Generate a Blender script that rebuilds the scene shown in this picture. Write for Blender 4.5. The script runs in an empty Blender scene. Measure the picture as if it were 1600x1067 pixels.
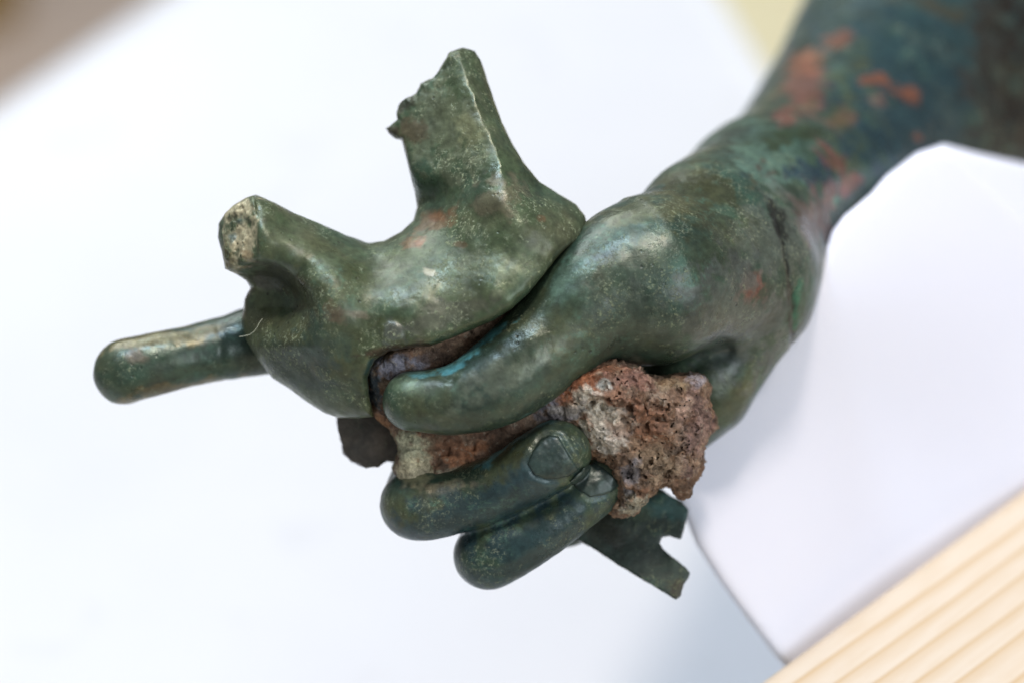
import bpy, math
import numpy as np
from mathutils import Matrix, Vector

# ------------------------------------------------------------------ camera, world, lights
sc = bpy.context.scene
COL = sc.collection
PITCH = math.radians(40.0)
CAMZ = 0.77
D0 = 75.0                      # cm from the lens to the plane of sharp focus
PXCM = 50.0                    # photograph pixels per cm in that plane
RIGHT = np.array([1.0, 0.0, 0.0])
FWD = np.array([0.0, math.cos(PITCH), -math.sin(PITCH)])
UP = np.array([0.0, math.sin(PITCH), math.cos(PITCH)])
CAMLOC = np.array([0.0, 0.0, CAMZ])

cam_d = bpy.data.cameras.new('camera')
cam = bpy.data.objects.new('camera', cam_d)
COL.objects.link(cam)
cam.matrix_world = Matrix(((RIGHT[0], UP[0], -FWD[0], CAMLOC[0]),
                           (RIGHT[1], UP[1], -FWD[1], CAMLOC[1]),
                           (RIGHT[2], UP[2], -FWD[2], CAMLOC[2]),
                           (0, 0, 0, 1)))
cam_d.sensor_width = 36.0
cam_d.lens = 36.0 * D0 / (1600.0 / PXCM)
cam_d.clip_start = 0.05
cam_d.clip_end = 50.0
cam_d.dof.use_dof = True
cam_d.dof.focus_distance = (D0 - 1.2) / 100.0
cam_d.dof.aperture_fstop = 3.2
cam_d.dof.aperture_blades = 0
sc.camera = cam

w = bpy.data.worlds.new('World')
sc.world = w
w.use_nodes = True
bg = w.node_tree.nodes['Background']
bg.inputs[0].default_value = (0.97, 0.98, 1.0, 1)
bg.inputs[1].default_value = 0.21

def area(name, loc, target, size, size_y, power, color):
    d = bpy.data.lights.new(name, 'AREA')
    d.shape = 'RECTANGLE'; d.size = size; d.size_y = size_y
    d.energy = power; d.color = color
    o = bpy.data.objects.new(name, d)
    COL.objects.link(o)
    o.location = loc
    o.rotation_euler = (Vector(target) - Vector(loc)).to_track_quat('-Z', 'Y').to_euler()
    return o

HAND = (0.0, 0.575, 0.29)
area('window_light', (-0.30, 0.85, 1.50), HAND, 0.15, 0.22, 8.0, (0.62, 0.77, 1.0))
area('ceiling_lamp', (0.10, 0.62, 1.60), HAND, 0.22, 0.14, 10.0, (1.0, 0.86, 0.76))
area('back_fill_light', (-0.50, 1.60, 1.0), (0.25, 1.2, 0.0), 0.9, 0.6, 9.5, (0.96, 0.99, 1.0))  # added unseen lamp, brightens the far part of the white sheet
area('front_fill_light', (0.85, -0.28, 0.95), (0.36, 0.62, 0.2), 0.7, 0.7, 8.0, (0.90, 0.94, 1.0))  # added unseen fill from the camera side, brightens the foam faces

sc.view_settings.view_transform = 'Standard'
sc.view_settings.look = 'None'
sc.view_settings.exposure = 0.22
sc.view_settings.gamma = 1.0

# ------------------------------------------------------------------ geometry helpers
def P(px, py, dz=0.0):
    """camera-frame point in cm (right, up, depth) for a photo position and a depth behind the focus plane"""
    D = D0 + dz
    return np.array([(px - 800.0) / PXCM * D / D0, (533.5 - py) / PXCM * D / D0, D])

def R(rpx, dz=0.0):
    return rpx / PXCM * (D0 + dz) / D0

def to_world(p):
    p = np.asarray(p, dtype=np.float64)
    return CAMLOC + 0.01 * (p[..., 0:1] * RIGHT + p[..., 1:2] * UP + p[..., 2:3] * FWD)

def to_px(p):
    s = D0 / p[:, 2]
    return np.stack([800.0 + p[:, 0] * PXCM * s, 533.5 - p[:, 1] * PXCM * s], 1)

# vectorised gradient-ish value noise
_rs = np.random.RandomState(7)
_tab = _rs.rand(4096).astype(np.float32)
def vnoise(p, seed=0):
    q = np.floor(p).astype(np.int64)
    f = (p - q).astype(np.float32)
    f = f * f * f * (f * (f * 6 - 15) + 10)
    def h(dx, dy, dz):
        n = (q[:, 0] + dx) * 374761393 + (q[:, 1] + dy) * 668265263 + (q[:, 2] + dz) * 2147483647 + seed * 974711
        n = (n ^ (n >> 13)) * 1274126177
        n = n ^ (n >> 16)
        return _tab[n & 4095]
    x, y, z = f[:, 0], f[:, 1], f[:, 2]
    a = h(0,0,0)*(1-x)+h(1,0,0)*x; b = h(0,1,0)*(1-x)+h(1,1,0)*x
    c = h(0,0,1)*(1-x)+h(1,0,1)*x; d = h(0,1,1)*(1-x)+h(1,1,1)*x
    return (a*(1-y)+b*y)*(1-z) + (c*(1-y)+d*y)*z
def fbm(p, scale, octv=4, seed=0, gain=0.5):
    s = np.zeros(len(p), np.float32); a = 1.0; t = 0.0
    for i in range(octv):
        s += a * (vnoise(p * scale + 17.3 * i, seed + i) - 0.5); t += a
        a *= gain; scale *= 2.03
    return s / t * 2.0          # about -1..1

def smin(a, b, k):
    h = np.maximum(k - np.abs(a - b), 0.0) / k
    return np.minimum(a, b) - h * h * k * 0.25
def smax(a, b, k):
    return -smin(-a, -b, k)

def spline(cps, sub=4):
    c = [np.array(x, dtype=np.float64) for x in cps]
    c = [2 * c[0] - c[1]] + c + [2 * c[-1] - c[-2]]
    out = []
    for i in range(1, len(c) - 2):
        for j in range(sub):
            t = j / sub
            p0, p1, p2, p3 = c[i-1], c[i], c[i+1], c[i+2]
            out.append(0.5 * ((2*p1) + (-p0+p2)*t + (2*p0-5*p1+4*p2-p3)*t*t + (-p0+3*p1-3*p2+p3)*t**3))
    out.append(c[-2])
    return out

class Chain:
    """limb along a smooth axis: (px, py, dz, r_px) control points, Catmull-Rom in position and radius"""
    def __init__(self, pts):
        c = [np.append(P(a, b, z), R(r, z)) for a, b, z, r in pts]
        if len(c) == 2: c = [c[0], (c[0] + c[1]) / 2, c[1]]
        c = [2 * c[0] - c[1]] + c + [2 * c[-1] - c[-2]]
        self.n = len(c) - 3
        co = []
        for i in range(1, len(c) - 2):
            p0, p1, p2, p3 = c[i-1], c[i], c[i+1], c[i+2]
            co.append([p1, 0.5*(p2-p0), 0.5*(2*p0-5*p1+4*p2-p3), 0.5*(-p0+3*p1-3*p2+p3)])
        self.co = np.array(co, dtype=np.float32)
        self.u0 = np.linspace(0, self.n, self.n * 3 + 1, dtype=np.float32)
        self.node = self.at(self.u0)[0]
        self.c = self.node[:, :3].mean(0)
        self.r = (np.sqrt(((self.node[:, :3] - self.c) ** 2).sum(1)) + self.node[:, 3]).max()
    def at(self, u):
        k = np.clip(np.floor(u).astype(int), 0, self.n - 1); t = (u - k)[:, None]
        a, b, c, d = (self.co[k, i] for i in range(4))
        return a + t*(b + t*(c + t*d)), b + t*(2*c + 3*t*d), 2*c + 6*t*d
    def __call__(self, p):
        nd = self.node; m = len(nd) - 1
        best = np.full(len(p), 1e9, np.float32); u = np.zeros(len(p), np.float32)
        for i in range(m):
            ba = nd[i+1, :3] - nd[i, :3]; pa = p - nd[i, :3]
            t = np.clip(pa @ ba / (ba @ ba), 0, 1)
            e = pa - t[:, None] * ba
            d = np.sqrt(np.einsum('ij,ij->i', e, e)) - (nd[i, 3] + t * (nd[i+1, 3] - nd[i, 3]))
            w_ = d < best
            best[w_] = d[w_]; u[w_] = (i + t[w_]) / 3.0
        for _ in range(2):
            C, C1, C2 = self.at(u)
            e = C[:, :3] - p
            g = np.einsum('ij,ij->i', e, C1[:, :3]) 
            h = np.einsum('ij,ij->i', C1[:, :3], C1[:, :3]) + np.maximum(np.einsum('ij,ij->i', e, C2[:, :3]), 0)
            u = np.clip(u - np.clip(g / h, -0.3, 0.3), 0, self.n)
        C = self.at(u)[0]
        e = C[:, :3] - p
        return np.sqrt(np.einsum('ij,ij->i', e, e)) - C[:, 3]
def chain(pts, sub=4): return Chain(pts)

def d_chain(p, ch, margin=3.0):
    """distance to the limb; beyond a bounding ball the cheaper distance to the ball is enough"""
    ball = np.sqrt(((p - ch.c) ** 2).sum(1)) - ch.r
    nearp = ball < margin
    out = ball.astype(np.float32)
    if nearp.any(): out[nearp] = ch(p[nearp])
    return out

def d_poly(q, poly):
    """signed 2-D distance in pixels, negative inside"""
    poly = np.array(poly, dtype=np.float32); n = len(poly)
    d = np.full(len(q), 1e18, np.float32); inside = np.zeros(len(q), bool)
    for i in range(n):
        a = poly[i]; b = poly[(i + 1) % n]
        ba = b - a; pa = q - a
        t = np.clip((pa @ ba) / (ba @ ba), 0, 1)
        dd = pa - t[:, None] * ba
        d = np.minimum(d, (dd ** 2).sum(1))
        c = (a[1] > q[:, 1]) != (b[1] > q[:, 1])
        with np.errstate(divide='ignore', invalid='ignore'):
            xi = (b[0] - a[0]) * (q[:, 1] - a[1]) / (b[1] - a[1] + 1e-12) + a[0]
        inside ^= c & (q[:, 0] < xi)
    d = np.sqrt(d)
    return np.where(inside, -d, d)

class TPS:
    """smooth surface depth(px, py) through scattered control points"""
    def __init__(self, pts, lam=0.002):
        a = np.array(pts, dtype=np.float64)
        self.c = a[:, :2] / 100.0; v = a[:, 2]; n = len(a)
        K = self.U(self.c, self.c) + lam * np.eye(n)
        Q = np.hstack([np.ones((n, 1)), self.c])
        A = np.zeros((n + 3, n + 3)); A[:n, :n] = K; A[:n, n:] = Q; A[n:, :n] = Q.T
        s = np.linalg.solve(A, np.concatenate([v, np.zeros(3)]))
        self.w, self.a = s[:n], s[n:]
        self.lo, self.hi = v.min() - 0.4, v.max() + 0.4
    def U(self, x, c):
        r2 = ((x[:, None, :] - c[None, :, :]) ** 2).sum(2)
        return 0.5 * r2 * np.log(r2 + 1e-12)
    def __call__(self, q):
        q = q.astype(np.float64) / 100.0
        out = np.empty(len(q))
        for i in range(0, len(q), 100000):
            s = q[i:i+100000]
            out[i:i+100000] = self.U(s, self.c) @ self.w + self.a[0] + s @ self.a[1:]
        return np.clip(out, self.lo, self.hi).astype(np.float32)

import time
def mesh_sdf(*a):
    t = time.time(); r = mesh_sdf_(*a); print('sdf', a[0].__name__, round(time.time() - t, 1), 's', len(r[0])); return r
def mesh_sdf_(f, lo, hi, h, lip=1.6, coarse=8):
    """sparse surface nets of f<0 inside the box; returns verts (cm, camera frame) and quads"""
    lo = np.array(lo, float); hi = np.array(hi, float)
    n = np.ceil((hi - lo) / h).astype(int) + 2
    n = ((n + coarse - 1) // coarse) * coarse
    g = np.stack(np.meshgrid(*[np.arange(0, n[i], coarse) for i in range(3)], indexing='ij'), -1).reshape(-1, 3)
    s = coarse
    while True:
        ctr = (lo + (g + s / 2.0) * h).astype(np.float32)
        d = ev(f, ctr)
        keep = np.abs(d) < s * h * 0.87 * lip + 0.02
        g = g[keep]
        if s == 1: break
        s //= 2
        off = np.array([[a, b, c] for a in (0, s) for b in (0, s) for c in (0, s)])
        g = (g[:, None, :] + off[None]).reshape(-1, 3)
    N = n + 2
    def key(a): return (a[:, 0].astype(np.int64) * N[1] + a[:, 1]) * N[2] + a[:, 2]
    off = np.array([[a, b, c] for a in (0, 1) for b in (0, 1) for c in (0, 1)])
    cor = (g[:, None, :] + off[None]).reshape(-1, 3)
    uk, inv = np.unique(key(cor), return_inverse=True)
    pts = np.stack([uk // (N[1] * N[2]), (uk // N[2]) % N[1], uk % N[2]], 1)
    v = ev(f, (lo + pts * h).astype(np.float32))
    cv = v[inv.ravel()].reshape(-1, 8)
    act = (cv.min(1) < 0) & (cv.max(1) >= 0)
    g = g[act]; cv = cv[act]
    acc = np.zeros((len(g), 3)); cnt = np.zeros(len(g))
    for i in range(8):
        for bit in (4, 2, 1):
            j = i | bit
            if j == i: continue
            a, b = cv[:, i], cv[:, j]
            m = (a < 0) != (b < 0)
            t = np.where(m, a / np.where(m, a - b, 1), 0)
            pnt = off[i] + t[:, None] * (off[j] - off[i])
            acc += np.where(m[:, None], pnt, 0); cnt += m
    verts = lo + (g + acc / cnt[:, None]) * h
    # one projection step onto the surface
    e = h * 0.5
    for _ in range(1):
        vf = verts.astype(np.float32)
        d0 = ev(f, vf)
        gr = np.stack([ev(f, vf + np.array(o, np.float32) * e) - d0 for o in ((1,0,0),(0,1,0),(0,0,1))], 1) / e
        g2 = (gr ** 2).sum(1) + 0.05
        st = -(d0 / g2)[:, None] * gr
        ln = np.sqrt((st ** 2).sum(1, keepdims=True)) + 1e-9
        verts = verts + st * np.minimum(1, 0.4 * h / ln)
    ck = key(g); order = np.argsort(ck); cks = ck[order]
    def find(a):
        k = key(a); i = np.searchsorted(cks, k); i = np.clip(i, 0, len(cks) - 1)
        ok = cks[i] == k
        return order[i], ok
    quads = []
    for ax in range(3):
        j = (4, 2, 1)[ax]
        a, b = cv[:, 0], cv[:, j]
        m = (a < 0) != (b < 0)
        gm = g[m]; neg = (a[m] < 0)
        u = np.zeros(3, int); u[(ax + 1) % 3] = 1
        w_ = np.zeros(3, int); w_[(ax + 2) % 3] = 1
        i0 = np.nonzero(m)[0]
        i1, o1 = find(gm - u); i2, o2 = find(gm - u - w_); i3, o3 = find(gm - w_)
        ok = o1 & o2 & o3
        q = np.stack([i0, i1, i2, i3], 1)
        q[~neg] = q[~neg][:, ::-1]
        quads.append(q[ok])
    quads = np.concatenate(quads)
    return verts, quads

def relax(v, q, n=6, lam=0.55, mu=-0.56):
    """Taubin smoothing over the quad edges"""
    e = np.concatenate([q[:, [0, 1]], q[:, [1, 2]], q[:, [2, 3]], q[:, [3, 0]]])
    cnt = np.bincount(e[:, 0], minlength=len(v)) + np.bincount(e[:, 1], minlength=len(v))
    cnt = np.maximum(cnt, 1)[:, None]
    for i in range(2 * n):
        acc = np.stack([np.bincount(e[:, 0], v[e[:, 1], k], len(v)) + np.bincount(e[:, 1], v[e[:, 0], k], len(v)) for k in range(3)], 1)
        v = v + (lam if i % 2 == 0 else mu) * (acc / cnt - v)
    return v

def largest(v, q):
    """keep only the biggest connected piece"""
    lab = np.arange(len(v))
    while True:
        m = lab[q].min(1)
        new = lab.copy()
        for k in range(4): np.minimum.at(new, q[:, k], m)
        new = new[new]; new = new[new]
        if (new == lab).all(): break
        lab = new
    big = np.bincount(lab).argmax()
    keep = lab == big
    idx = np.cumsum(keep) - 1
    return v[keep], idx[q[keep[q[:, 0]]]]

def ev(f, p):
    out = np.empty(len(p), np.float32)
    for i in range(0, len(p), 400000):
        out[i:i+400000] = f(p[i:i+400000])
    return out

def link_mesh(name, verts_w, quads, mat, parent=None, origin=None, col=None, smooth=True):
    me = bpy.data.meshes.new(name)
    org = np.array(origin if origin is not None else (0, 0, 0), float)
    if parent is not None and origin is None:
        org = np.array(parent['_o'])
    vv = (np.asarray(verts_w) - org).astype(np.float32)
    me.vertices.add(len(vv)); me.vertices.foreach_set('co', vv.ravel())
    q = np.asarray(quads, dtype=np.int32); k = q.shape[1]
    me.loops.add(q.size); me.loops.foreach_set('vertex_index', q.ravel())
    me.polygons.add(len(q))
    me.polygons.foreach_set('loop_start', np.arange(0, q.size, k, dtype=np.int32))
    if smooth:
        me.polygons.foreach_set('use_smooth', np.ones(len(q), dtype=bool))
    me.update(calc_edges=True)
    me.validate()
    if col is not None:
        at = me.color_attributes.new('patina', 'FLOAT_COLOR', 'POINT')
        c4 = np.ones((len(vv), 4), np.float32); c4[:, :col.shape[1]] = col
        at.data.foreach_set('color', c4.ravel())
    o = bpy.data.objects.new(name, me)
    COL.objects.link(o)
    if mat: me.materials.append(mat)
    if parent is not None:
        o.parent = parent
    else:
        o.location = org
    return o

def thing(name, loc, label, cat):
    o = bpy.data.objects.new(name, None); COL.objects.link(o)
    o.location = loc; o.empty_display_size = 0.02
    o['label'] = label; o['category'] = cat; o['_o'] = [float(x) for x in loc]
    return o
def tag(o, label, cat):
    o['label'] = label; o['category'] = cat; return o

def bbox(pts, pad=0.6):
    a = np.array(pts); return a.min(0) - pad, a.max(0) + pad

# ------------------------------------------------------------------ colour
def lin(r, g, b):
    c = np.array([r, g, b], float) / 255.0
    return np.where(c <= 0.04045, c / 12.92, ((c + 0.055) / 1.055) ** 2.4).astype(np.float32)

def paint(p, base, spots, warp=22.0, seed=3, nscale=0.9):
    """base colour plus ragged-edged patches; spot = (px, py, rx, ry, angle_deg, colour, strength)"""
    q = to_px(p)
    w1 = fbm(p, nscale, 4, seed); w2 = fbm(p, nscale, 4, seed + 11)
    fine = fbm(p, 2.2, 5, seed + 23, 0.65)
    c = base.copy()
    qq = q + np.stack([w1, w2], 1) * warp
    for (x, y, rx, ry, ang, colr, st) in spots:
        a = math.radians(ang); dx = qq[:, 0] - x; dy = qq[:, 1] - y
        u = (dx * math.cos(a) + dy * math.sin(a)) / rx
        v = (-dx * math.sin(a) + dy * math.cos(a)) / ry
        d = np.sqrt(u * u + v * v) + fine * 1.25
        m = np.clip((1.15 - d) / 0.6, 0, 1); m = (m * m * (3 - 2 * m) * st)[:, None]
        c = c * (1 - m) + colr * m
    return c

def mixcols(p, cols, scale, seed):
    """blend several base colours by low-frequency noise"""
    c = np.zeros((len(p), 3), np.float32); wsum = np.zeros((len(p), 1), np.float32)
    for i, (colr, wt) in enumerate(cols):
        n = fbm(p, scale, 5, seed + 7 * i, 0.6)
        m = (np.exp(4.5 * n) * wt)[:, None]
        c += m * colr; wsum += m
    return c / wsum

GREEN = lin(61, 86, 68); DKGREEN = lin(43, 63, 56); OLIVE = lin(87, 90, 60); TEAL = lin(44, 80, 80)
GREY = lin(98, 100, 92); MINT = lin(112, 150, 132); PALE = lin(150, 160, 130); RUST = lin(136, 80, 52)
RED = lin(122, 70, 58); BROWN = lin(72, 58, 44); DKBROWN = lin(34, 27, 21); CREAM = lin(205, 196, 160)
CYAN = lin(86, 150, 158); BLUEGREY = lin(130, 142, 160); PINKB = lin(128, 96, 84)

# ------------------------------------------------------------------ materials
def nodes(name):
    m = bpy.data.materials.new(name); m.use_nodes = True
    nt = m.node_tree
    return m, nt, nt.nodes['Principled BSDF']
def N(nt, t, **kw):
    n = nt.nodes.new(t)
    for k, v in kw.items():
        if isinstance(k, str) and hasattr(n, k): setattr(n, k, v)
    return n
def noise(nt, co, scale, detail=6, rough=0.6, dist=0.0):
    n = nt.nodes.new('ShaderNodeTexNoise')
    n.inputs['Scale'].default_value = scale; n.inputs['Detail'].default_value = detail
    n.inputs['Roughness'].default_value = rough; n.inputs['Distortion'].default_value = dist
    nt.links.new(co, n.inputs['Vector']); return n.outputs['Fac']
def ramp(nt, x, stops):
    r = nt.nodes.new('ShaderNodeValToRGB'); e = r.color_ramp.elements
    while len(e) < len(stops): e.new(0.5)
    for el, (pos, c) in zip(e, stops):
        el.position = pos; el.color = (c, c, c, 1) if not hasattr(c, '__len__') else (*c[:3], 1)
    nt.links.new(x, r.inputs[0]); return r.outputs[0]
def mixc(nt, fac, a, b, mode='MIX'):
    m = nt.nodes.new('ShaderNodeMix'); m.data_type = 'RGBA'; m.blend_type = mode
    for s, v in ((m.inputs[0], fac), (m.inputs[6], a), (m.inputs[7], b)):
        if isinstance(v, (int, float)): s.default_value = v
        elif hasattr(v, 'is_output'): nt.links.new(v, s)
        else: s.default_value = (*[float(x) for x in v[:3]], 1)
    return m.outputs[2]
def mul(nt, a, b, op='MULTIPLY'):
    m = nt.nodes.new('ShaderNodeMath'); m.operation = op
    for s, v in ((m.inputs[0], a), (m.inputs[1], b)):
        if isinstance(v, (int, float)): s.default_value = v
        else: nt.links.new(v, s)
    return m.outputs[0]
def bump(nt, bsdf, hgt, dist, strength=1.0, prev=None):
    b = nt.nodes.new('ShaderNodeBump'); b.inputs['Distance'].default_value = dist
    b.inputs['Strength'].default_value = strength
    nt.links.new(hgt, b.inputs['Height'])
    if prev is not None: nt.links.new(prev, b.inputs['Normal'])
    nt.links.new(b.outputs[0], bsdf.inputs['Normal']); return b.outputs[0]

def bronze(name, speck=0.5, rough=(0.24, 0.50), metallic=0.25, bumpk=1.0):
    m, nt, b = nodes(name)
    co = nt.nodes.new('ShaderNodeTexCoord').outputs['Object']
    at = nt.nodes.new('ShaderNodeAttribute'); at.attribute_name = 'patina'
    c = at.outputs['Color']
    # cloudy mottling of the patina
    n1 = noise(nt, co, 120, 8, 0.62, 0.4)
    c = mixc(nt, 1.0, c, ramp(nt, n1, [(0.28, 0.68), (0.5, 1.0), (0.72, 1.3)]), 'MULTIPLY')
    n2 = noise(nt, co, 420, 5, 0.7)
    c = mixc(nt, 1.0, c, ramp(nt, n2, [(0.3, 0.68), (0.5, 1.0), (0.7, 1.36)]), 'MULTIPLY')
    # pale mineral specks gathered in fields
    f1 = ramp(nt, noise(nt, co, 60, 4, 0.6), [(0.49, 0.0), (0.60, 1.0)])
    s1 = ramp(nt, noise(nt, co, 900, 6, 0.75, 0.0), [(0.54, 0.0), (0.64, 1.0)])
    sp = mul(nt, mul(nt, f1, s1), speck)
    c = mixc(nt, sp, c, lin(156, 168, 132))
    f2 = ramp(nt, noise(nt, co, 34, 3, 0.6), [(0.5, 0.0), (0.66, 1.0)])
    s2 = ramp(nt, noise(nt, co, 300, 8, 0.75, 0.2), [(0.52, 0.0), (0.64, 1.0)])
    c = mixc(nt, mul(nt, mul(nt, f2, s2), 0.5), c, lin(88, 128, 108))
    s3 = ramp(nt, noise(nt, co, 430, 6, 0.7), [(0.60, 0.0), (0.66, 1.0)])
    f3 = ramp(nt, noise(nt, co, 45, 3, 0.6), [(0.52, 0.0), (0.60, 1.0)])
    c = mixc(nt, mul(nt, mul(nt, f3, s3), 0.6 * speck + 0.1), c, lin(140, 152, 124))
    # dark pits
    v = nt.nodes.new('ShaderNodeTexVoronoi'); v.inputs['Scale'].default_value = 330
    nt.links.new(co, v.inputs['Vector'])
    pit = mul(nt, ramp(nt, v.outputs['Distance'], [(0.10, 1.0), (0.22, 0.0)]),
              ramp(nt, noise(nt, co, 90, 3, 0.5), [(0.55, 0.0), (0.68, 1.0)]))
    c = mixc(nt, mul(nt, pit, 0.7), c, lin(24, 30, 24))
    nt.links.new(c, b.inputs['Base Color'])
    rr = ramp(nt, noise(nt, co, 75, 6, 0.6), [(0.35, rough[0]), (0.65, rough[1])])
    rr = mul(nt, rr, mul(nt, sp, 0.35), 'ADD')
    nt.links.new(rr, b.inputs['Roughness'])
    b.inputs['Metallic'].default_value = metallic
    b.inputs['Specular IOR Level'].default_value = 0.5
    b.inputs['Coat Weight'].default_value = 0.10
    b.inputs['Coat Roughness'].default_value = 0.3
    h = mul(nt, n2, 0.5)
    h = mul(nt, h, mul(nt, sp, 0.7), 'ADD')
    h = mul(nt, h, mul(nt, pit, -0.8), 'ADD')
    h = mul(nt, h, mul(nt, n1, 0.8), 'ADD')
    bump(nt, b, h, 0.0005 * bumpk, 0.55)
    return m

M_BRONZE = bronze('green_bronze_patina')
M_FORK = bronze('olive_bronze_patina', 0.85, (0.24, 0.52), 0.25, 1.15)
M_DARK = bronze('dark_corroded_metal', 0.25, (0.55, 0.8), 0.1, 2.0)

M_NAIL = bronze('smooth_bronze_nail', 0.1, (0.28, 0.5), 0.25, 0.6)

def crust_mat():
    m, nt, b = nodes('rusty_mineral_crust')
    co = nt.nodes.new('ShaderNodeTexCoord').outputs['Object']
    at = nt.nodes.new('ShaderNodeAttribute'); at.attribute_name = 'patina'
    c = at.outputs['Color']
    n1 = noise(nt, co, 260, 10, 0.7, 0.6)
    c = mixc(nt, 1.0, c, ramp(nt, n1, [(0.28, 0.45), (0.5, 1.0), (0.72, 1.7)]), 'MULTIPLY')
    n2 = noise(nt, co, 900, 5, 0.7)
    c = mixc(nt, 1.0, c, ramp(nt, n2, [(0.3, 0.55), (0.5, 1.0), (0.7, 1.5)]), 'MULTIPLY')
    sp = mul(nt, ramp(nt, noise(nt, co, 520, 5, 0.7, 0.5), [(0.58, 0.0), (0.68, 1.0)]), 0.5)
    c = mixc(nt, sp, c, lin(190, 180, 160))
    nt.links.new(c, b.inputs['Base Color'])
    b.inputs['Roughness'].default_value = 0.72
    b.inputs['Specular IOR Level'].default_value = 0.35
    h = mul(nt, n1, mul(nt, n2, 0.45), 'ADD')
    bump(nt, b, h, 0.0016, 0.8)
    return m
M_CRUST = crust_mat()

def foam_mat():
    m, nt, b = nodes('white_foam')
    co = nt.nodes.new('ShaderNodeTexCoord').outputs['Object']
    n = noise(nt, co, 9, 4, 0.5)
    c = mixc(nt, n, lin(224, 229, 245), lin(234, 238, 250))
    nt.links.new(c, b.inputs['Base Color'])
    b.inputs['Roughness'].default_value = 0.8
    b.inputs['Subsurface Weight'].default_value = 0.15
    b.inputs['Subsurface Radius'].default_value = (1, 0.95, 0.9)
    b.inputs['Subsurface Scale'].default_value = 0.01
    bump(nt, b, noise(nt, co, 700, 3, 0.6), 0.0004, 0.4)
    return m
M_FOAM = foam_mat()

def sheet_mat():
    m, nt, b = nodes('white_sheet')
    co = nt.nodes.new('ShaderNodeTexCoord').outputs['Object']
    n = noise(nt, co, 5, 4, 0.5)
    c = mixc(nt, n, lin(203, 206, 211), lin(222, 224, 226))
    # a faint scuff or two
    s = ramp(nt, noise(nt, co, 16, 3, 0.5), [(0.62, 0.0), (0.78, 0.3)])
    c = mixc(nt, s, c, lin(176, 178, 176))
    nt.links.new(c, b.inputs['Base Color'])
    b.inputs['Roughness'].default_value = 0.6
    return m
M_SHEET = sheet_mat()

def plain(name, c1, c2, scale, rough=0.6):
    m, nt, b = nodes(name)
    co = nt.nodes.new('ShaderNodeTexCoord').outputs['Object']
    n = noise(nt, co, scale, 6, 0.6)
    nt.links.new(mixc(nt, n, c1, c2), b.inputs['Base Color'])
    b.inputs['Roughness'].default_value = rough
    bump(nt, b, n, 0.001, 0.3)
    return m

def box(name, lo, hi, mat, bevel=0.004, parent=None, rotz=0, org=None):
    lo = np.array(lo); hi = np.array(hi)
    v = [(x, y, z) for x in (lo[0], hi[0]) for y in (lo[1], hi[1]) for z in (lo[2], hi[2])]
    f = [(0,1,3,2),(4,6,7,5),(0,4,5,1),(2,3,7,6),(0,2,6,4),(1,5,7,3)]
    me = bpy.data.meshes.new(name); me.from_pydata(v, [], f); me.update()
    o = bpy.data.objects.new(name, me); COL.objects.link(o); me.materials.append(mat)
    if bevel:
        b = o.modifiers.new('bevel', 'BEVEL'); b.width = bevel; b.segments = 3
    if parent: o.parent = parent
    if org is not None: o.location = org
    o.rotation_euler = (0, 0, rotz)
    return o

def ray_z(px, py, z):
    d = P(px, py, 0); d = d[0] * RIGHT + d[1] * UP + d[2] * FWD
    t = (z - CAMZ) / d[2]
    return CAMLOC + d * t

# ------------------------------------------------------------------ setting
# floor far below the table
FZ = -0.75
me = bpy.data.meshes.new('floor')
me.from_pydata([(-6, -3, FZ), (6, -3, FZ), (6, 9, FZ), (-6, 9, FZ)], [], [(0, 1, 2, 3)])
fl = bpy.data.objects.new('floor', me); COL.objects.link(fl); fl['kind'] = 'structure'
me.materials.append(plain('taupe_floor', lin(222, 204, 190), lin(232, 216, 202), 3))

# table top covered by a white sheet: its far corner lies above the frame
a0 = ray_z(0, 160, 0.0); a1 = ray_z(232, 0, 0.0)
b0 = ray_z(1195, 110, 0.0); b1 = ray_z(1128, 0, 0.0)
def isect(p, p2, q, q2):
    d = (p2 - p)[:2]; e = (q2 - q)[:2]; r = (q - p)[:2]
    t = (r[0] * e[1] - r[1] * e[0]) / (d[0] * e[1] - d[1] * e[0])
    return p + (p2 - p) * t
cor = isect(a0, a1, b0, b1)
ua = (a0 - cor); ua = ua / np.linalg.norm(ua)
ub = (b0 - cor); ub = ub / np.linalg.norm(ub)
LA, LB = 2.2, 2.6
tt = thing('work_table', tuple(cor + ua * 1.0 + ub * 1.0 + np.array([0, 0, FZ])), 'table under a white sheet, blurred behind and below the bronze hand', 'table')
nn = 90
g = np.linspace(0, 1, nn)
U_, V_ = np.meshgrid(g, g, indexing='ij')
pts = cor + U_[..., None] * ua * LA + V_[..., None] * ub * LB
pf = pts.reshape(-1, 3)
wr = fbm(pf.astype(np.float32) * 10, 0.22, 3, 5)
ridge = np.abs(fbm(pf.astype(np.float32) * 10, 0.12, 2, 9))
top = pf + np.array([0, 0, 1.0]) * ((wr * 0.006)[:, None] + (np.maximum(0, 0.12 - ridge) * 0.07)[:, None])
idx = np.arange(nn * nn).reshape(nn, nn)
q1 = np.stack([idx[:-1, :-1], idx[1:, :-1], idx[1:, 1:], idx[:-1, 1:]], -1).reshape(-1, 4)
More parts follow.
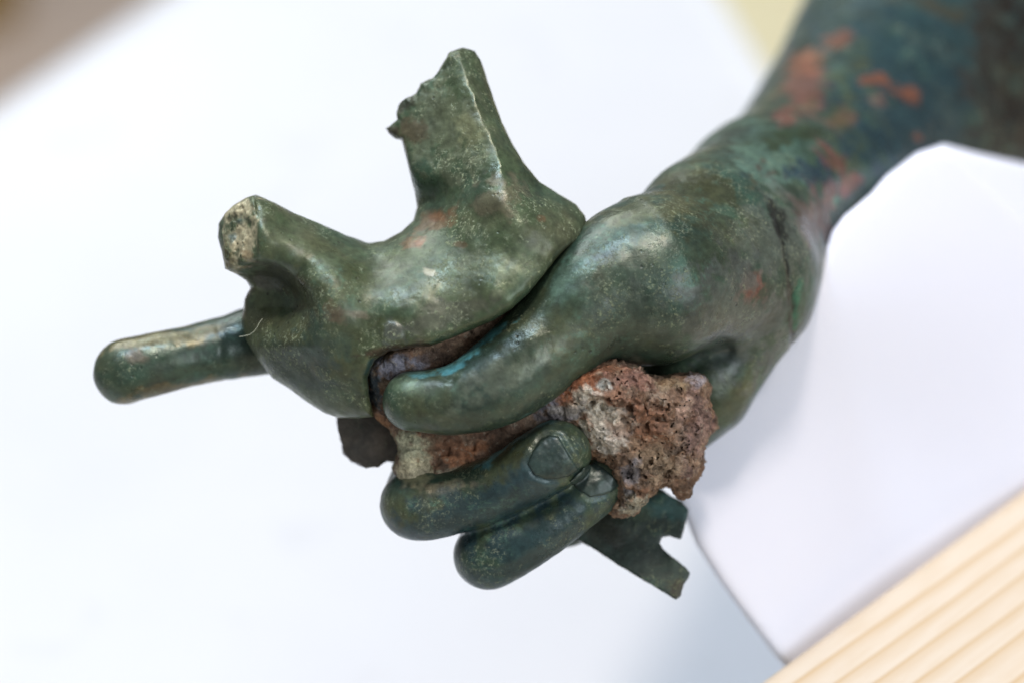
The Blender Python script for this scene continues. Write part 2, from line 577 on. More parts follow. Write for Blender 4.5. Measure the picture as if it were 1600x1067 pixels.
# the sheet hangs over the rim
rim = np.concatenate([idx[0, :], idx[1:, -1], idx[-1, -2::-1], idx[-2:0:-1, 0]])
low = top[rim] - np.array([0, 0, 0.16])
vv = np.concatenate([top, low]); k0 = len(top); m_ = len(rim)
q2 = np.array([[rim[i], k0 + i, k0 + (i + 1) % m_, rim[(i + 1) % m_]] for i in range(m_)])
link_mesh('sheet', vv, np.concatenate([q1, q2])[:, ::-1], M_SHEET, parent=tt)
tabm = plain('table_wood', lin(120, 90, 60), lin(150, 112, 76), 12)
cc = [cor + ua * (0.02) + ub * 0.02, cor + ua * (LA - .02) + ub * 0.02, cor + ua * (LA - .02) + ub * (LB - .02), cor + ua * 0.02 + ub * (LB - .02)]
tv = np.array([c + np.array([0, 0, dz]) for dz in (-0.012, -0.05) for c in cc])
link_mesh('tabletop', tv, np.array([[0,1,2,3],[7,6,5,4],[0,4,5,1],[1,5,6,2],[2,6,7,3],[3,7,4,0]]), tabm, parent=tt, smooth=False)
for c in cc:
    mid = (cc[0] + cc[2]) / 2; cdir = (mid - c) * 0.06; cb = c + cdir; s = 0.03
    lv = np.array([cb + np.array([x, y, z]) for z in (-0.053, FZ) for x, y in ((-s, -s), (s, -s), (s, s), (-s, s))])
    link_mesh('leg', lv, np.array([[0,1,2,3],[7,6,5,4],[0,4,5,1],[1,5,6,2],[2,6,7,3],[3,7,4,0]]), tabm, parent=tt, smooth=False)

# cream cabinet beyond the right-hand corner and an ochre box beyond the left edge, both on the floor
c1 = ray_z(1230, 20, -0.35)
cab = thing('cabinet', (c1[0] + 0.25, c1[1] + 0.35, FZ), 'pale cream cabinet, a blurred patch beside the top of the forearm', 'cabinet')
cm = plain('cream_paint', lin(238, 228, 184), lin(244, 236, 200), 4)
box('body', (-0.5, -0.55, 0), (0.8, 0.5, 0.40), cm, 0.01, cab)
box('top', (-0.52, -0.57, 0.403), (0.82, 0.52, 0.43), cm, 0.006, cab)
c2 = ray_z(-310, -215, -0.45)
crate = thing('carton', (c2[0], c2[1] + 0.2, FZ), 'ochre carton on the floor, a blur in the upper left corner', 'box')
om = plain('ochre_card', lin(150, 122, 66), lin(166, 138, 80), 6)
o1 = box('body', (-0.12, -0.12, 0), (0.12, 0.12, 0.30), om, 0.004, crate, math.radians(34))
box('lid', (-0.125, -0.125, 0.302), (0.125, 0.125, 0.33), om, 0.004, crate, math.radians(34))

# ------------------------------------------------------------------ pine box carrying nothing but its own edge, right behind it the foam block
HB = 0.19
e0 = ray_z(1165, 1080, HB); e1 = ray_z(1600, 762, HB)
ed = (e1 - e0); ed[2] = 0; ed /= np.linalg.norm(ed)
nr = np.array([ed[1], -ed[0], 0.0])             # towards the camera side
ang = math.atan2(ed[1], ed[0])

def wood_mat():
    m, nt, b = nodes('pale_pine')
    co = nt.nodes.new('ShaderNodeTexCoord').outputs['Object']
    mp = nt.nodes.new('ShaderNodeMapping'); mp.inputs['Scale'].default_value = (0.16, 1.0, 0.25)
    nt.links.new(co, mp.inputs['Vector'])
    nz = nt.nodes.new('ShaderNodeTexNoise'); nz.inputs['Scale'].default_value = 14; nz.inputs['Detail'].default_value = 2
    nt.links.new(mp.outputs[0], nz.inputs['Vector'])
    sx = nt.nodes.new('ShaderNodeSeparateXYZ'); nt.links.new(co, sx.inputs[0])
    y = mul(nt, sx.outputs[1], mul(nt, nz.outputs['Fac'], 0.018), 'ADD')
    nz2 = nt.nodes.new('ShaderNodeTexNoise'); nz2.inputs['Scale'].default_value = 30; nz2.inputs['Detail'].default_value = 1
    mp2 = nt.nodes.new('ShaderNodeMapping'); mp2.inputs['Scale'].default_value = (0.02, 1.0, 0.02)
    nt.links.new(co, mp2.inputs['Vector']); nt.links.new(mp2.outputs[0], nz2.inputs['Vector'])
    y = mul(nt, y, mul(nt, nz2.outputs['Fac'], 0.014), 'ADD')
    fr = mul(nt, mul(nt, y, 112.0), 1.0, 'FRACT')
    late = ramp(nt, fr, [(0.0, 0.0), (0.45, 0.08), (0.78, 0.5), (0.9, 1.0), (0.97, 0.35), (1.0, 0.0)])
    fine = noise(nt, mp.outputs[0], 320, 4, 0.6)
    c = mixc(nt, mul(nt, late, 0.85), lin(220, 207, 187), lin(200, 170, 124))
    c = mixc(nt, mul(nt, ramp(nt, fine, [(0.4, 0), (0.7, 1)]), 0.25), c, lin(204, 176, 134))
    nt.links.new(c, b.inputs['Base Color'])
    b.inputs['Roughness'].default_value = 0.55
    bump(nt, b, mul(nt, fine, mul(nt, late, 0.6), 'ADD'), 0.0004, 0.5)
    return m
M_WOOD = wood_mat()
pine = thing('wooden_crate', (float(e0[0]), float(e0[1]), 0.0), 'pale pine crate with straight grain, lower right corner in front of the foam block', 'crate')
# deep crate: long wall boards and a lid board, edge running along ed
wb = box('lid_board', (-0.35, -0.42, HB - 0.022), (0.9, 0.0, HB), M_WOOD, 0.0025, pine, ang)
box('side_board', (-0.34, -0.022, 0.006), (0.89, -0.004, HB - 0.0225), M_WOOD, 0.002, pine, ang)
box('side_board', (-0.34, -0.41, 0.006), (0.89, -0.392, HB - 0.0225), M_WOOD, 0.002, pine, ang)
box('end_board', (-0.34, -0.391, 0.006), (-0.322, -0.0225, HB - 0.0225), M_WOOD, 0.002, pine, ang)
box('end_board', (0.872, -0.391, 0.006), (0.89, -0.0225, HB - 0.0225), M_WOOD, 0.002, pine, ang)

# ------------------------------------------------------------------ the bronze arm (signed-distance sculpture)
THUMB = chain([(647,626,-1.5,48),(712,623,-1.55,57),(785,592,-1.4,69),(862,532,-1.0,79),(940,460,-0.5,101),(1015,438,0.2,129)], 5)
THUMB2 = chain([(1015,438,0.2,127),(1085,434,1.2,116),(1145,428,2.8,108)], 4)
FORE3 = chain([(1098,346,2.8,99),(1200,300,7.6,112)])
FORE = chain([(1147,425,3.6,119),(1192,338,7.6,140),(1265,285,11.2,150),(1330,215,15,165),(1422,92,20.5,190),(1505,-50,26,205),(1580,-190,31,215)], 4)
FORE2 = chain([(1235,400,9,92),(1370,310,15,118),(1500,200,19,140),(1640,60,24,190),(1740,-90,30,210)], 3)
HEEL = chain([(1160,470,3.2,105),(1118,560,3.0,84),(1085,622,3.0,78),(1056,680,3.2,50)], 4)
PALM = chain([(1100,460,4.2,105),(950,510,5.0,105),(820,560,5.2,100),(720,575,5.0,88)], 3)
INDEX = chain([(196,580,1.4,51),(240,570,1.5,49),(300,556,1.8,47.5),(360,543,2.1,51),(430,530,2.6,55),(560,540,3.8,56),(700,570,5.0,70)], 4)
MIDDLE = chain([(872,706,-0.75,52),(836,729,-0.70,53),(795,752,-0.35,50),(735,775,0.0,52),(655,788,0.3,55),(652,775,1.3,52),(668,720,3.2,50),(700,620,5.0,66)], 5)
RING = chain([(945,746,0.35,39),(920,769,0.25,43),(850,825,0.15,46),(768,866,0.5,52),(766,850,1.5,50),(780,760,3.8,50),(800,620,5.4,66)], 5)
PINKY = chain([(960,770,3.0,30),(925,800,2.9,35),(880,818,2.8,38),(862,790,3.8,42),(880,640,6.0,60)], 4)

def finger_mid(p): return d_chain(p, MIDDLE)
def finger_ring(p): return d_chain(p, RING)

NAIL_M = [(824,724),(832,704),(845,685),(858,679),(873,681),(883,699),(893,716),(905,734),(891,743),(872,748),(852,748),(835,741)]
NAIL_R = [(890,752),(912,730),(929,721),(945,732),(960,745),(969,757),(956,768),(942,773),(922,776),(906,765)]
WCRACK = [(1208,318),(1213,345),(1222,375),(1230,420),(1236,455),(1240,500),(1236,540)]

def d_path(q, path, width):
    best = np.full(len(q), 1e9, np.float32)
    for i in range(len(path) - 1):
        a = np.array(path[i], np.float32); b = np.array(path[i+1], np.float32)
        ba = b - a; pa = q - a; t = np.clip(pa @ ba / (ba @ ba), 0, 1)
        dd = pa - t[:, None] * ba
        best = np.minimum(best, np.sqrt((dd ** 2).sum(1)))
    return best / width

def f_arm(p):
    th = smin(d_chain(p, THUMB), d_chain(p, THUMB2), 0.5)
    fo = smin(smin(d_chain(p, FORE), d_chain(p, FORE2), 1.5), d_chain(p, FORE3), 1.0)
    b = smin(th, fo, 1.8)
    b = smin(b, d_chain(p, HEEL), 0.55)
    b = smin(b, d_chain(p, PALM), 0.8)
    b = smin(b, d_chain(p, INDEX), 0.35)
    m = d_chain(p, MIDDLE); r = d_chain(p, RING); k = d_chain(p, PINKY)
    fg = smin(smin(m, r, 0.2), k, 0.2)
    near = np.clip((p[:, 2] - D0 - 3.0) / 2.0, 0, 1)
    b = np.where(near > 0, smin(b, fg, 0.5), smin(b, fg, 0.06))
    q = to_px(p)
    front = np.clip((D0 + 1.0 - p[:, 2]) / 0.5, 0, 1)
    # fingernail seat
    sel = np.abs(b) < 0.5
    add = np.zeros(len(p), np.float32)
    if sel.any():
        qs = q[sel]; s = np.zeros(sel.sum(), np.float32); ps = p[sel]
        for poly, gk in ((NAIL_M, 0.045), (NAIL_R, 0.025)):
            dn = d_poly(qs, poly)
            s += gk * np.exp(-((dn - 1.0) / 2.6) ** 2) * front[sel]
            s -= gk * 0.8 * np.exp(-((dn - 9) / 5.0) ** 2) * front[sel]
        zz = ps[:, 2] - D0
        s += 0.04 * np.exp(-d_path(qs, WCRACK, 3.0) ** 2) * (zz < 8.5)
        # knuckle creases on the pointing finger
        s += 0.035 * np.exp(-d_path(qs, [(338,500),(345,540),(352,600)], 2.2) ** 2)
        # thumb: edge of the nail seen side-on
        s += 0.05 * np.exp(-d_path(qs, [(668,582),(690,588),(705,596),(712,590)], 3.0) ** 2) * front[sel]
        # shallow furrow from the wrist to the ball of the thumb
        s += 0.09 * np.exp(-d_path(qs, [(1062,345),(1080,385),(1098,420)], 16.0) ** 2) * (zz < 3.0)
        s += 0.22 * np.exp(-d_path(qs, [(1060,592),(1100,560),(1135,548)], 15.0) ** 2) * (zz < 3.0)
        # cast surface, never quite even
        s += 0.060 * fbm(ps, 0.45, 2, 31) + 0.022 * fbm(ps, 1.6, 3, 37) + 0.010 * fbm(ps, 6.0, 2, 41)
        add[sel] = s
    return b + add

lo, hi = bbox([P(120, 700, -3), P(1640, 960, -3), P(1700, -60, 34), P(120, 960, 9), P(1700, 960, -3)], 0.5)
lo = np.array([P(120, 500, 2)[0] - 0.4, P(700, 960, 2)[1] - 0.3, D0 - 4.5])
hi = np.array([23.5, 19.5, D0 + 29.5])
av, aq = mesh_sdf(f_arm, lo, hi, 0.085, 1.5, 16)
av, aq = largest(av, aq); av = relax(av, aq, 5)

ARM_SPOTS = [
    (1500, 60, 260, 330, 0, lin(38, 66, 70), 0.9),
    (1440, 180, 120, 150, 0, lin(30, 54, 62), 0.7),
    (1550, 140, 50, 300, 0, lin(52, 42, 32), 0.7),
    (1640, 120, 90, 400, 0, DKBROWN, 0.97),  # dark brown patina with the arm's shaded far side painted in
    (1460, 12, 60, 14, 10, lin(70, 62, 40), 0.6),
    (1255, 135, 34, 52, 15, RED, 0.85), (1265, 95, 30, 22, 0, lin(140, 84, 50), 0.8),
    (1225, 180, 22, 16, 50, RED, 0.8), (1315, 62, 22, 13, 0, RUST, 0.8),
    (1366, 127, 20, 13, 0, RUST, 0.9), (1418, 143, 18, 17, 30, RUST, 0.9), (1376, 158, 18, 12, 0, PINKB, 0.7),
    (1315, 185, 26, 20, 0, lin(110, 80, 52), 0.7), (1432, 220, 8, 8, 0, RUST, 0.7),
    (1205, 250, 85, 45, 10, lin(92, 122, 108), 0.5), (1190, 262, 60, 16, 0, lin(104, 134, 120), 0.3),
    (1235, 215, 62, 15, -6, lin(44, 58, 34), 0.9), (1195, 252, 9, 7, 0, lin(80, 54, 44), 0.8), (1213, 270, 9, 7, 0, lin(80, 60, 50), 0.8), (1165, 275, 14, 8, 0, lin(40, 62, 60), 0.7), (1225, 285, 24, 12, 0, lin(104, 136, 122), 0.5), (1312, 312, 8, 9, 0, lin(84, 160, 132), 0.7), (1270, 272, 40, 28, 10, lin(36, 58, 70), 0.9),
    (1305, 250, 38, 12, 32, RED, 0.85), (1330, 280, 14, 20, 0, RUST, 0.8),
    (1270, 345, 38, 38, 0, RED, 0.6), (1300, 300, 24, 26, 0, lin(130, 72, 60), 0.7),
    (1180, 447, 24, 26, 0, lin(150, 84, 72), 0.75),
    (1200, 380, 90, 80, 0, lin(96, 100, 92), 0.5),
    (1095, 300, 70, 46, -20, lin(62, 64, 38), 0.75), (1010, 330, 90, 26, -8, lin(92, 94, 66), 0.5),
    (1110, 390, 40, 90, 10, lin(46, 54, 38), 0.6),  # shading of the dimple at the thumb base, painted dark olive
    (1150, 500, 90, 90, 0, lin(92, 98, 100), 0.5),
    (1000, 500, 110, 60, 0, lin(60, 70, 60), 0.5),
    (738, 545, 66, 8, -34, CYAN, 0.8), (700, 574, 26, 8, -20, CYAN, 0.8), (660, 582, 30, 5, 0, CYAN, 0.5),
    (780, 590, 90, 26, -30, lin(96, 104, 88), 0.5),
    (900, 430, 60, 30, -35, lin(92, 120, 104), 0.4),
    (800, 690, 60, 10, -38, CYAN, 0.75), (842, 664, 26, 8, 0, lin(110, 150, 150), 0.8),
    (690, 790, 60, 30, -12, lin(84, 84, 70), 0.5),
    (800, 750, 70, 24, -25, lin(62, 80, 84), 0.5),
    (840, 850, 150, 60, -30, lin(34, 56, 62), 0.8),
    (1245, 478, 8, 46, 4, lin(28, 92, 70), 0.8), (1150, 470, 60, 60, 0, lin(70, 78, 66), 0.4),
    (1216, 350, 7, 34, -12, lin(22, 24, 20), 0.8),
    (690, 757, 90, 9, -3, lin(138, 132, 108), 0.7), (640, 750, 24, 14, 0, lin(150, 148, 118), 0.6), (845, 662, 40, 7, -6, lin(100, 148, 146), 0.8), (790, 697, 30, 6, -42, lin(96, 146, 148), 0.8), (760, 785, 190, 46, -20, lin(38, 62, 68), 0.8), (850, 705, 70, 40, -20, lin(54, 74, 74), 0.5), (640, 600, 30, 20, 0, lin(104, 126, 98), 0.5),  # last spot: pale green highlight painted on the thumb tip
    (250, 530, 120, 14, -10, lin(104, 98, 66), 0.8), (280, 612, 100, 10, -9, lin(110, 98, 66), 0.7),
    (215, 560, 26, 18, 0, lin(96, 84, 72), 0.6),
]
def arm_col(p):
    base = 0.80 * mixcols(p, [(GREEN, 1.2), (OLIVE, 0.6), (DKGREEN, 1.0), (lin(56, 92, 80), 0.5), (lin(80, 78, 62), 0.2)], 0.55, 50)
    sp = [(x, y, a, b, g_, c_, st * (0.72 if (c_[0] > 1.7 * c_[1]) else 1.0)) for x, y, a, b, g_, c_, st in ARM_SPOTS]
    c = paint(p, base, sp, 16.0)
    q = to_px(p); wn = np.stack([fbm(p, 1.5, 4, 301, 0.65), fbm(p, 1.5, 4, 302, 0.65)], 1) * 10
    m = np.clip(1.3 - d_path((q + wn).astype(np.float32), [(1206,318),(1213,345),(1222,375),(1230,420),(1237,470),(1236,545)], 4.6), 0, 1)
    m = (m * np.clip(1.0 + 1.2 * fbm(p, 3.0, 3, 305), 0, 1) * (p[:, 2] < D0 + 9) * 0.95)[:, None]
    return c * (1 - m) + lin(20, 22, 18) * m
base_w = to_world(P(1150, 560, 4))
arm = thing('bronze_arm', (float(base_w[0]), float(base_w[1]), float(base_w[2])),
            'green patinated bronze forearm and hand, index finger pointing left, thumb and two fingers curled', 'statue arm')
link_mesh('hand', to_world(av), aq, M_BRONZE, parent=arm, col=arm_col(av.astype(np.float32)))

def nail(poly, ff, zc, nseed):
    def f(p):
        b = f_arm(p)
        q = to_px(p)
        return smax(smax(b - 0.045, -(b + 0.12), 0.02), np.maximum(d_poly(q, poly) / PXCM, p[:, 2] - (D0 + zc)), 0.025)
    a = np.array(poly); l = np.array([P(a[:, 0].min() - 6, a[:, 1].max() + 6, 0)[0], P(0, a[:, 1].max() + 6, 0)[1], D0 - 2.6])
    h = np.array([P(a[:, 0].max() + 6, 0, 0)[0], P(0, a[:, 1].min() - 6, 0)[1], D0 + zc + 0.2])
    v, q = mesh_sdf(f, l, h, 0.03, 1.6, 4)
    c = mixcols(v.astype(np.float32), [(lin(56, 74, 68), 1), (lin(42, 58, 54), 1)], 1.5, nseed) * 0.85
    link_mesh('fingernail', to_world(v), q, M_NAIL, parent=arm, col=c)
nail(NAIL_M, finger_mid, 0.2, 61)
nail(NAIL_R, finger_ring, 0.6, 67)

# ------------------------------------------------------------------ forked bronze fitting gripped above the thumb
FORK_POLY = [(400,305),(430,318),(462,335),(500,350),(540,368),(575,380),(600,377),(628,362),(646,345),(652,325),(648,300),(640,268),
             (632,235),(628,219),(618,217),(608,208),(604,201),(614,196),(622,188),(620,178),(624,163),(634,155),(650,148),(658,132),
             (676,124),(686,112),(695,96),(703,82),(722,76),(742,80),(752,98),(760,122),(772,158),(784,192),(800,225),(818,255),
             (842,284),(872,303),(900,320),(914,338),(917,358),(908,374),(886,388),(866,408),(846,434),(826,458),(800,482),(772,500),
             (740,514),(706,528),(672,540),(640,543),(608,548),(584,562),(574,590),(578,625),(584,650),(560,653),(530,652),(508,645),
             (480,628),(450,605),(425,590),(402,560),(384,530),(377,500),(382,468),(392,450),(384,438),(368,428),(352,420),(348,398),
             (341,372),(342,350),(352,334),(364,322),(384,310)]
FZP = [(742,160,-0.65),(764,208,-1.05),(725,190,-0.35),(765,165,0.3),(745,120,0.5),(790,228,0.1),(715,140,-0.15),(735,250,-0.8),(720,82,0.1),(705,100,0.15),(745,95,0.9),(735,130,-0.35),(754,180,-0.75),(772,230,-1.15),(792,285,-1.9),(802,318,-2.1),
       (690,150,0.25),(640,200,0.95),(606,203,1.25),(690,220,0.15),(640,265,0.75),(700,280,-0.35),(652,325,0.55),(700,330,-0.8),
       (775,160,0.9),(800,222,0.8),(822,255,0.6),(850,288,0.1),(878,305,-0.2),(905,330,-0.5),(912,360,-0.9),(870,350,-1.75),(830,330,-1.95),
       (760,340,-1.9),(700,400,-1.75),(780,400,-2.35),(850,400,-2.2),(640,380,-0.9),(580,384,0.1),(540,370,-0.1),(460,335,-0.6),
       (404,308,-1.2),(406,350,-1.75),(406,402,-1.75),(345,370,-0.5),(352,335,-0.3),(352,415,-0.5),(375,325,-0.9),(378,405,-1.1),
       (480,380,-1.55),(540,420,-1.95),(470,425,-1.75),(428,436,-0.8),(440,452,-0.65),(492,464,-2.15),(512,478,-2.5),(560,460,-2.25),(620,450,-2.15),
       (700,480,-2.5),(780,460,-2.75),(640,520,-2.55),(720,510,-2.6),(800,470,-2.7),(840,430,-2.5),(600,520,-2.35),(560,540,-2.15),(565,600,-1.7),
       (575,640,-1.3),(520,560,-1.9),(460,530,-1.45),(400,500,-0.3),(385,520,0.1),(430,585,-0.2),(432,470,-0.5),(455,490,-1.1),(455,462,-0.95),(400,425,-0.9),(430,400,-1.75),(455,416,-1.85),(478,440,-2.05),(500,638,-0.4),(520,610,-1.2),(460,570,-0.9)]
ztop = TPS(FZP, 0.0005)
FBP = [(720,80,1.4),(640,200,2.0),(780,180,1.7),(650,320,1.9),(820,280,1.4),(900,350,0.9),(345,370,1.3),(400,310,1.0),(400,430,1.3),
       (500,400,1.6),(700,420,1.8),(600,560,1.5),(430,580,1.6),(800,470,-0.6),(870,410,-0.8),(700,530,-0.6),(640,540,-0.6),(560,640,1.2)]
zbot = TPS(FBP, 0.01)
def f_fork(p):
    q = to_px(p)
    z = p[:, 2] - D0
    dp = d_poly(q, FORK_POLY) / PXCM * (p[:, 2] / D0)
    box_ = np.maximum(dp, np.abs(z) - 4.5)
    sel = (dp < 0.7) & (np.abs(z) < 4.5)
    out = np.maximum(dp, 0.5).astype(np.float32)
    if sel.any():
        qs, ps = q[sel], p[sel]
        zf = ztop(qs); zb = np.maximum(zbot(qs), zf + 0.7)
        # upper prong: two flat faces meeting in a ridge
        xs_, ys_ = qs[:, 0], qs[:, 1]
        xr = np.interp(ys_, [60, 88, 115, 160, 195, 227, 265, 300, 330], [708, 716, 725, 742, 757, 770, 786, 800, 808])
        zr = np.interp(ys_, [60, 82, 160, 227, 285, 320], [0.0, -0.1, -0.75, -1.25, -1.85, -2.05])
        sg = (xs_ - xr) * 0.92
        sg = sg + 5.0 * fbm(ps, 1.6, 4, 77, 0.6)
        sa_ = np.sqrt(sg * sg + 150.0) - 8.0
        zp = zr + np.where(sg < 0, sa_ * 0.0125, sa_ * 0.0125 + np.maximum(sg, 0) * 0.0145)
        wp_ = np.clip((318 - ys_) / 55.0, 0, 1); wp_ = wp_ * wp_ * (3 - 2 * wp_)
        zf = zf * (1 - wp_) + zp * wp_
        # left prong: flat break leaning back from a sharp upright edge
        xe = np.interp(ys_, [300, 345, 402, 430], [400, 402, 405, 400])
        ze = np.interp(ys_, [300, 330, 402, 430], [-1.3, -1.65, -1.8, -1.5])
        zq = ze + (xe - xs_) * 0.019
        
        yl = np.interp(xs_, [340, 403, 430, 455, 475, 492, 505], [432, 404, 407, 425, 447, 468, 480])
        wq = np.clip((xe - xs_) / 4.0, 0, 1) * np.clip((yl + 6 - ys_) / 10.0, 0, 1)
        zf = zf * (1 - wq) + zq * wq
        # undercut below the lit face of that prong
        wu = np.clip((xs_ - 340) / 16.0, 0, 1) * np.clip((505 - xs_) / 30.0, 0, 1)
        zf = zf + np.clip(ys_ - yl, 0, 26) * 0.019 * wu * np.clip((540 - ys_) / 60.0, 0, 1)
        # ragged fractures: torn left rim of the upper prong, tip, and the broken face on the left prong
        rag = np.exp(-(d_path(qs, [(606,205),(622,180),(650,145),(690,105),(720,78),(745,82)], 16) ** 2))
        rag2 = np.exp(-(d_path(qs, [(372,330),(366,405)], 24) ** 2)) * (qs[:, 0] < 402)
        rag3 = np.exp(-(d_path(qs, [(690,545),(640,556),(590,560)], 22) ** 2))
        n = fbm(ps, 4.2, 4, 71, 0.6)
        zf = zf + (0.10 * rag + 0.34 * rag2) * n + 0.045 * fbm(ps, 1.1, 3, 73)
        # thin fold line on the ridge of the upper prong
        # blister at the foot of the body
        b1 = np.sqrt(((qs - np.array([612, 520])) ** 2).sum(1))
        b1 = b1 + 9.0 * fbm(ps, 2.0, 3, 78)
        zf = zf - 0.07 * np.exp(-(b1 / 18.0) ** 2) + 0.05 * np.exp(-((b1 - 24) / 6.0) ** 2)
        dps = dp[sel] + 0.05 * rag * n + 0.05 * rag3 * n + 0.010 * fbm(ps, 5, 2, 79)
        slope = 0.62
        d1 = (zf - z[sel]) * slope
        d2 = (z[sel] - zb) * 0.7
        pr = np.clip((360 - qs[:, 1]) / 60, 0, 1); kk = 0.34 - 0.10 * pr - 0.10 * rag - 0.14 * rag2
        h = np.maximum(kk - np.abs(dps - d1), 0) / kk
        s = np.maximum(dps, d1) + h * h * kk * 0.25
        out[sel] = smax(s, d2, 0.25) + 0.018 * fbm(ps, 2.2, 3, 81)
    return out
lo = np.array([P(330, 0, -3)[0] - .3, P(0, 665, 0)[1] - .3, D0 - 3.6]); hi = np.array([P(925, 0, 0)[0] + .3, P(0, 65, 0)[1] + .5, D0 + 2.6])
fv, fq = largest(*mesh_sdf(f_fork, lo, hi, 0.055, 1.9, 8))
FORK_SPOTS = [
    (775, 310, 50, 34, -20, lin(132, 118, 98), 0.4), (680, 345, 30, 18, -10, lin(120, 82, 52), 0.5), (682, 340, 14, 8, -10, lin(134, 86, 56), 0.4), (648, 380, 26, 8, -12, lin(124, 80, 52), 0.5), (655, 380, 12, 5, 0, lin(134, 84, 54), 0.4),  # first spot: pinkish highlight on the shoulder, painted into the colour
    (716, 383, 9, 4, 0, lin(124, 80, 56), 0.35), (850, 340, 8, 5, 0, lin(120, 84, 56), 0.5),
    (690, 200, 70, 80, 0, lin(116, 124, 98), 0.6), (735, 210, 24, 34, 0, lin(138, 142, 104), 0.45),
    
    (640, 205, 26, 20, 0, lin(92, 84, 64), 0.8), (615, 203, 14, 10, 0, lin(70, 66, 52), 0.8), (635, 165, 16, 12, 0, lin(66, 66, 54), 0.7),
    (374, 366, 28, 58, 0, CREAM, 0.9), (372, 345, 16, 9, -15, lin(70, 98, 92), 0.9), (366, 372, 9, 14, 20, lin(80, 112, 116), 0.7), (384, 400, 12, 8, 0, lin(150, 130, 96), 0.7),
    (357, 395, 10, 26, 0, lin(110, 104, 70), 0.6),
    (570, 470, 60, 24, 10, lin(92, 120, 96), 0.35), (660, 430, 60, 10, 0, lin(84, 108, 84), 0.3),
    (440, 440, 60, 24, 25, lin(52, 50, 38), 0.7), (520, 490, 26, 18, 30, lin(128, 104, 88), 0.5),  # painted shade under the left prong, then a painted pinkish highlight
    (560, 450, 110, 30, -8, lin(84, 88, 58), 0.45),
    (610, 520, 28, 18, 0, lin(112, 120, 122), 0.4), (555, 490, 26, 8, 10, lin(140, 130, 110), 0.6),
    (700, 490, 90, 22, -16, lin(92, 90, 80), 0.5), (620, 548, 60, 8, -6, lin(70, 54, 40), 0.8),
    (790, 420, 40, 30, -30, lin(118, 130, 96), 0.4), (670, 428, 14, 5, 8, lin(168, 164, 138), 0.8),
    (470, 560, 60, 50, 0, lin(48, 64, 56), 0.6), (500, 540, 50, 40, 0, lin(70, 98, 84), 0.35),
    (580, 600, 10, 36, 0, lin(40, 78, 84), 0.7),
    (800, 190, 20, 110, -22, lin(44, 66, 50), 0.7),
]
fc = 0.78 * paint(fv.astype(np.float32), mixcols(fv.astype(np.float32), [(lin(79, 96, 67), 1.2), (OLIVE, 0.9), (lin(62, 88, 68), 0.9), (lin(98, 102, 78), 0.4)], 0.6, 90), FORK_SPOTS, 8.0, 93, 1.3)
fo_ = to_world(P(650, 600, 1))
fork = tag(link_mesh('forked_fitting', to_world(fv), fq, M_FORK, origin=fo_, col=fc),
           'olive-green bronze fitting with two snapped prongs, lying across the hand above the thumb', 'bronze fragment')

# ------------------------------------------------------------------ rusty core squeezed out between the fingers
CR_POLY = [(572,566),(600,548),(700,512),(760,488),(812,450),(850,500),(880,575),(908,572),(940,563),(972,562),(996,572),(1012,586),(1030,594),(1058,588),
           (1080,584),(1096,592),(1103,610),(1106,630),(1112,648),(1108,672),(1100,700),(1092,722),(1086,742),(1080,772),(1066,774),(1052,766),
           (1040,758),(1024,762),(1008,778),(996,798),(978,805),(958,802),(930,790),(880,790),(760,790),(660,770),(622,750),(615,730),(622,700),
           (612,672),(596,660),(580,640),(570,600)]
CZP = [(600,575,-1.25),(640,575,-1.35),(590,640,-0.4),(610,670,-0.35),(640,700,-0.45),(630,745,-0.35),(690,710,-0.1),(700,745,-0.35),(760,700,0.0),
       (760,740,0.0),(800,670,-0.3),(850,620,-0.9),(900,590,-1.5),(940,600,-1.7),(1000,600,-1.6),(980,640,-1.75),(930,640,-1.35),(890,655,-0.9),
       (860,690,0.0),(930,690,-0.9),(1000,690,-1.5),(1040,640,-1.45),(1080,610,-1.0),(1100,650,-0.6),(1050,700,-1.2),(1080,740,-0.5),(1010,750,-0.9),
       (975,785,-0.6),(930,760,0.6),(880,760,0.8),(1060,760,-0.3),(700,600,-0.5),(800,600,-0.3),(700,530,-1.1),(760,505,-0.9),(812,460,-0.7)]
cz = TPS(CZP, 0.004)
def f_crust(p):
    q = to_px(p); z = p[:, 2] - D0
    dp = d_poly(q, CR_POLY) / PXCM
    sel = (dp < 0.8) & (np.abs(z) < 4.5)
    out = np.maximum(dp, 0.5).astype(np.float32)
    if sel.any():
        qs, ps = q[sel], p[sel]
        zf = cz(qs)
        n1 = fbm(ps, 1.5, 4, 101, 0.6); n2 = np.abs(fbm(ps, 3.0, 4, 103, 0.6))
        right = np.clip((qs[:, 0] - 860) / 120, 0, 1)
        zf = zf + (0.12 + 0.24 * right) * n1 * 2 + (0.10 + 0.25 * right) * (n2 - 0.2) * 1.6
        b1 = np.sqrt((((qs - np.array([940, 599])) / np.array([1.0, 0.72])) ** 2).sum(1))
        zf = zf + 0.22 * np.clip(1.35 - b1 / 16.0, 0, 1) - 0.16 * np.exp(-((b1 - 26) / 6.0) ** 2)
        zb = np.maximum(zf + 1.2, 3.2 - 1.6 * right)
        dps = dp[sel] + 0.40 * fbm(ps, 1.5, 5, 107, 0.65) * (0.3 + 0.7 * right)
        s = smax(dps, (zf - z[sel]) * 0.6, 0.5)
        out[sel] = smax(s, (z[sel] - zb) * 0.7, 0.5) + (0.03 + 0.035 * right) * fbm(ps, 5.5, 3, 109, 0.65)
    return out
lo = np.array([P(560, 0, 3)[0] - .3, P(0, 815, 3)[1] - .3, D0 - 3.0]); hi = np.array([P(1125, 0, 3)[0] + .3, P(0, 440, 0)[1] + .3, D0 + 3.6])
cv_, cq = largest(*mesh_sdf(f_crust, lo, hi, 0.05, 2.2, 8))
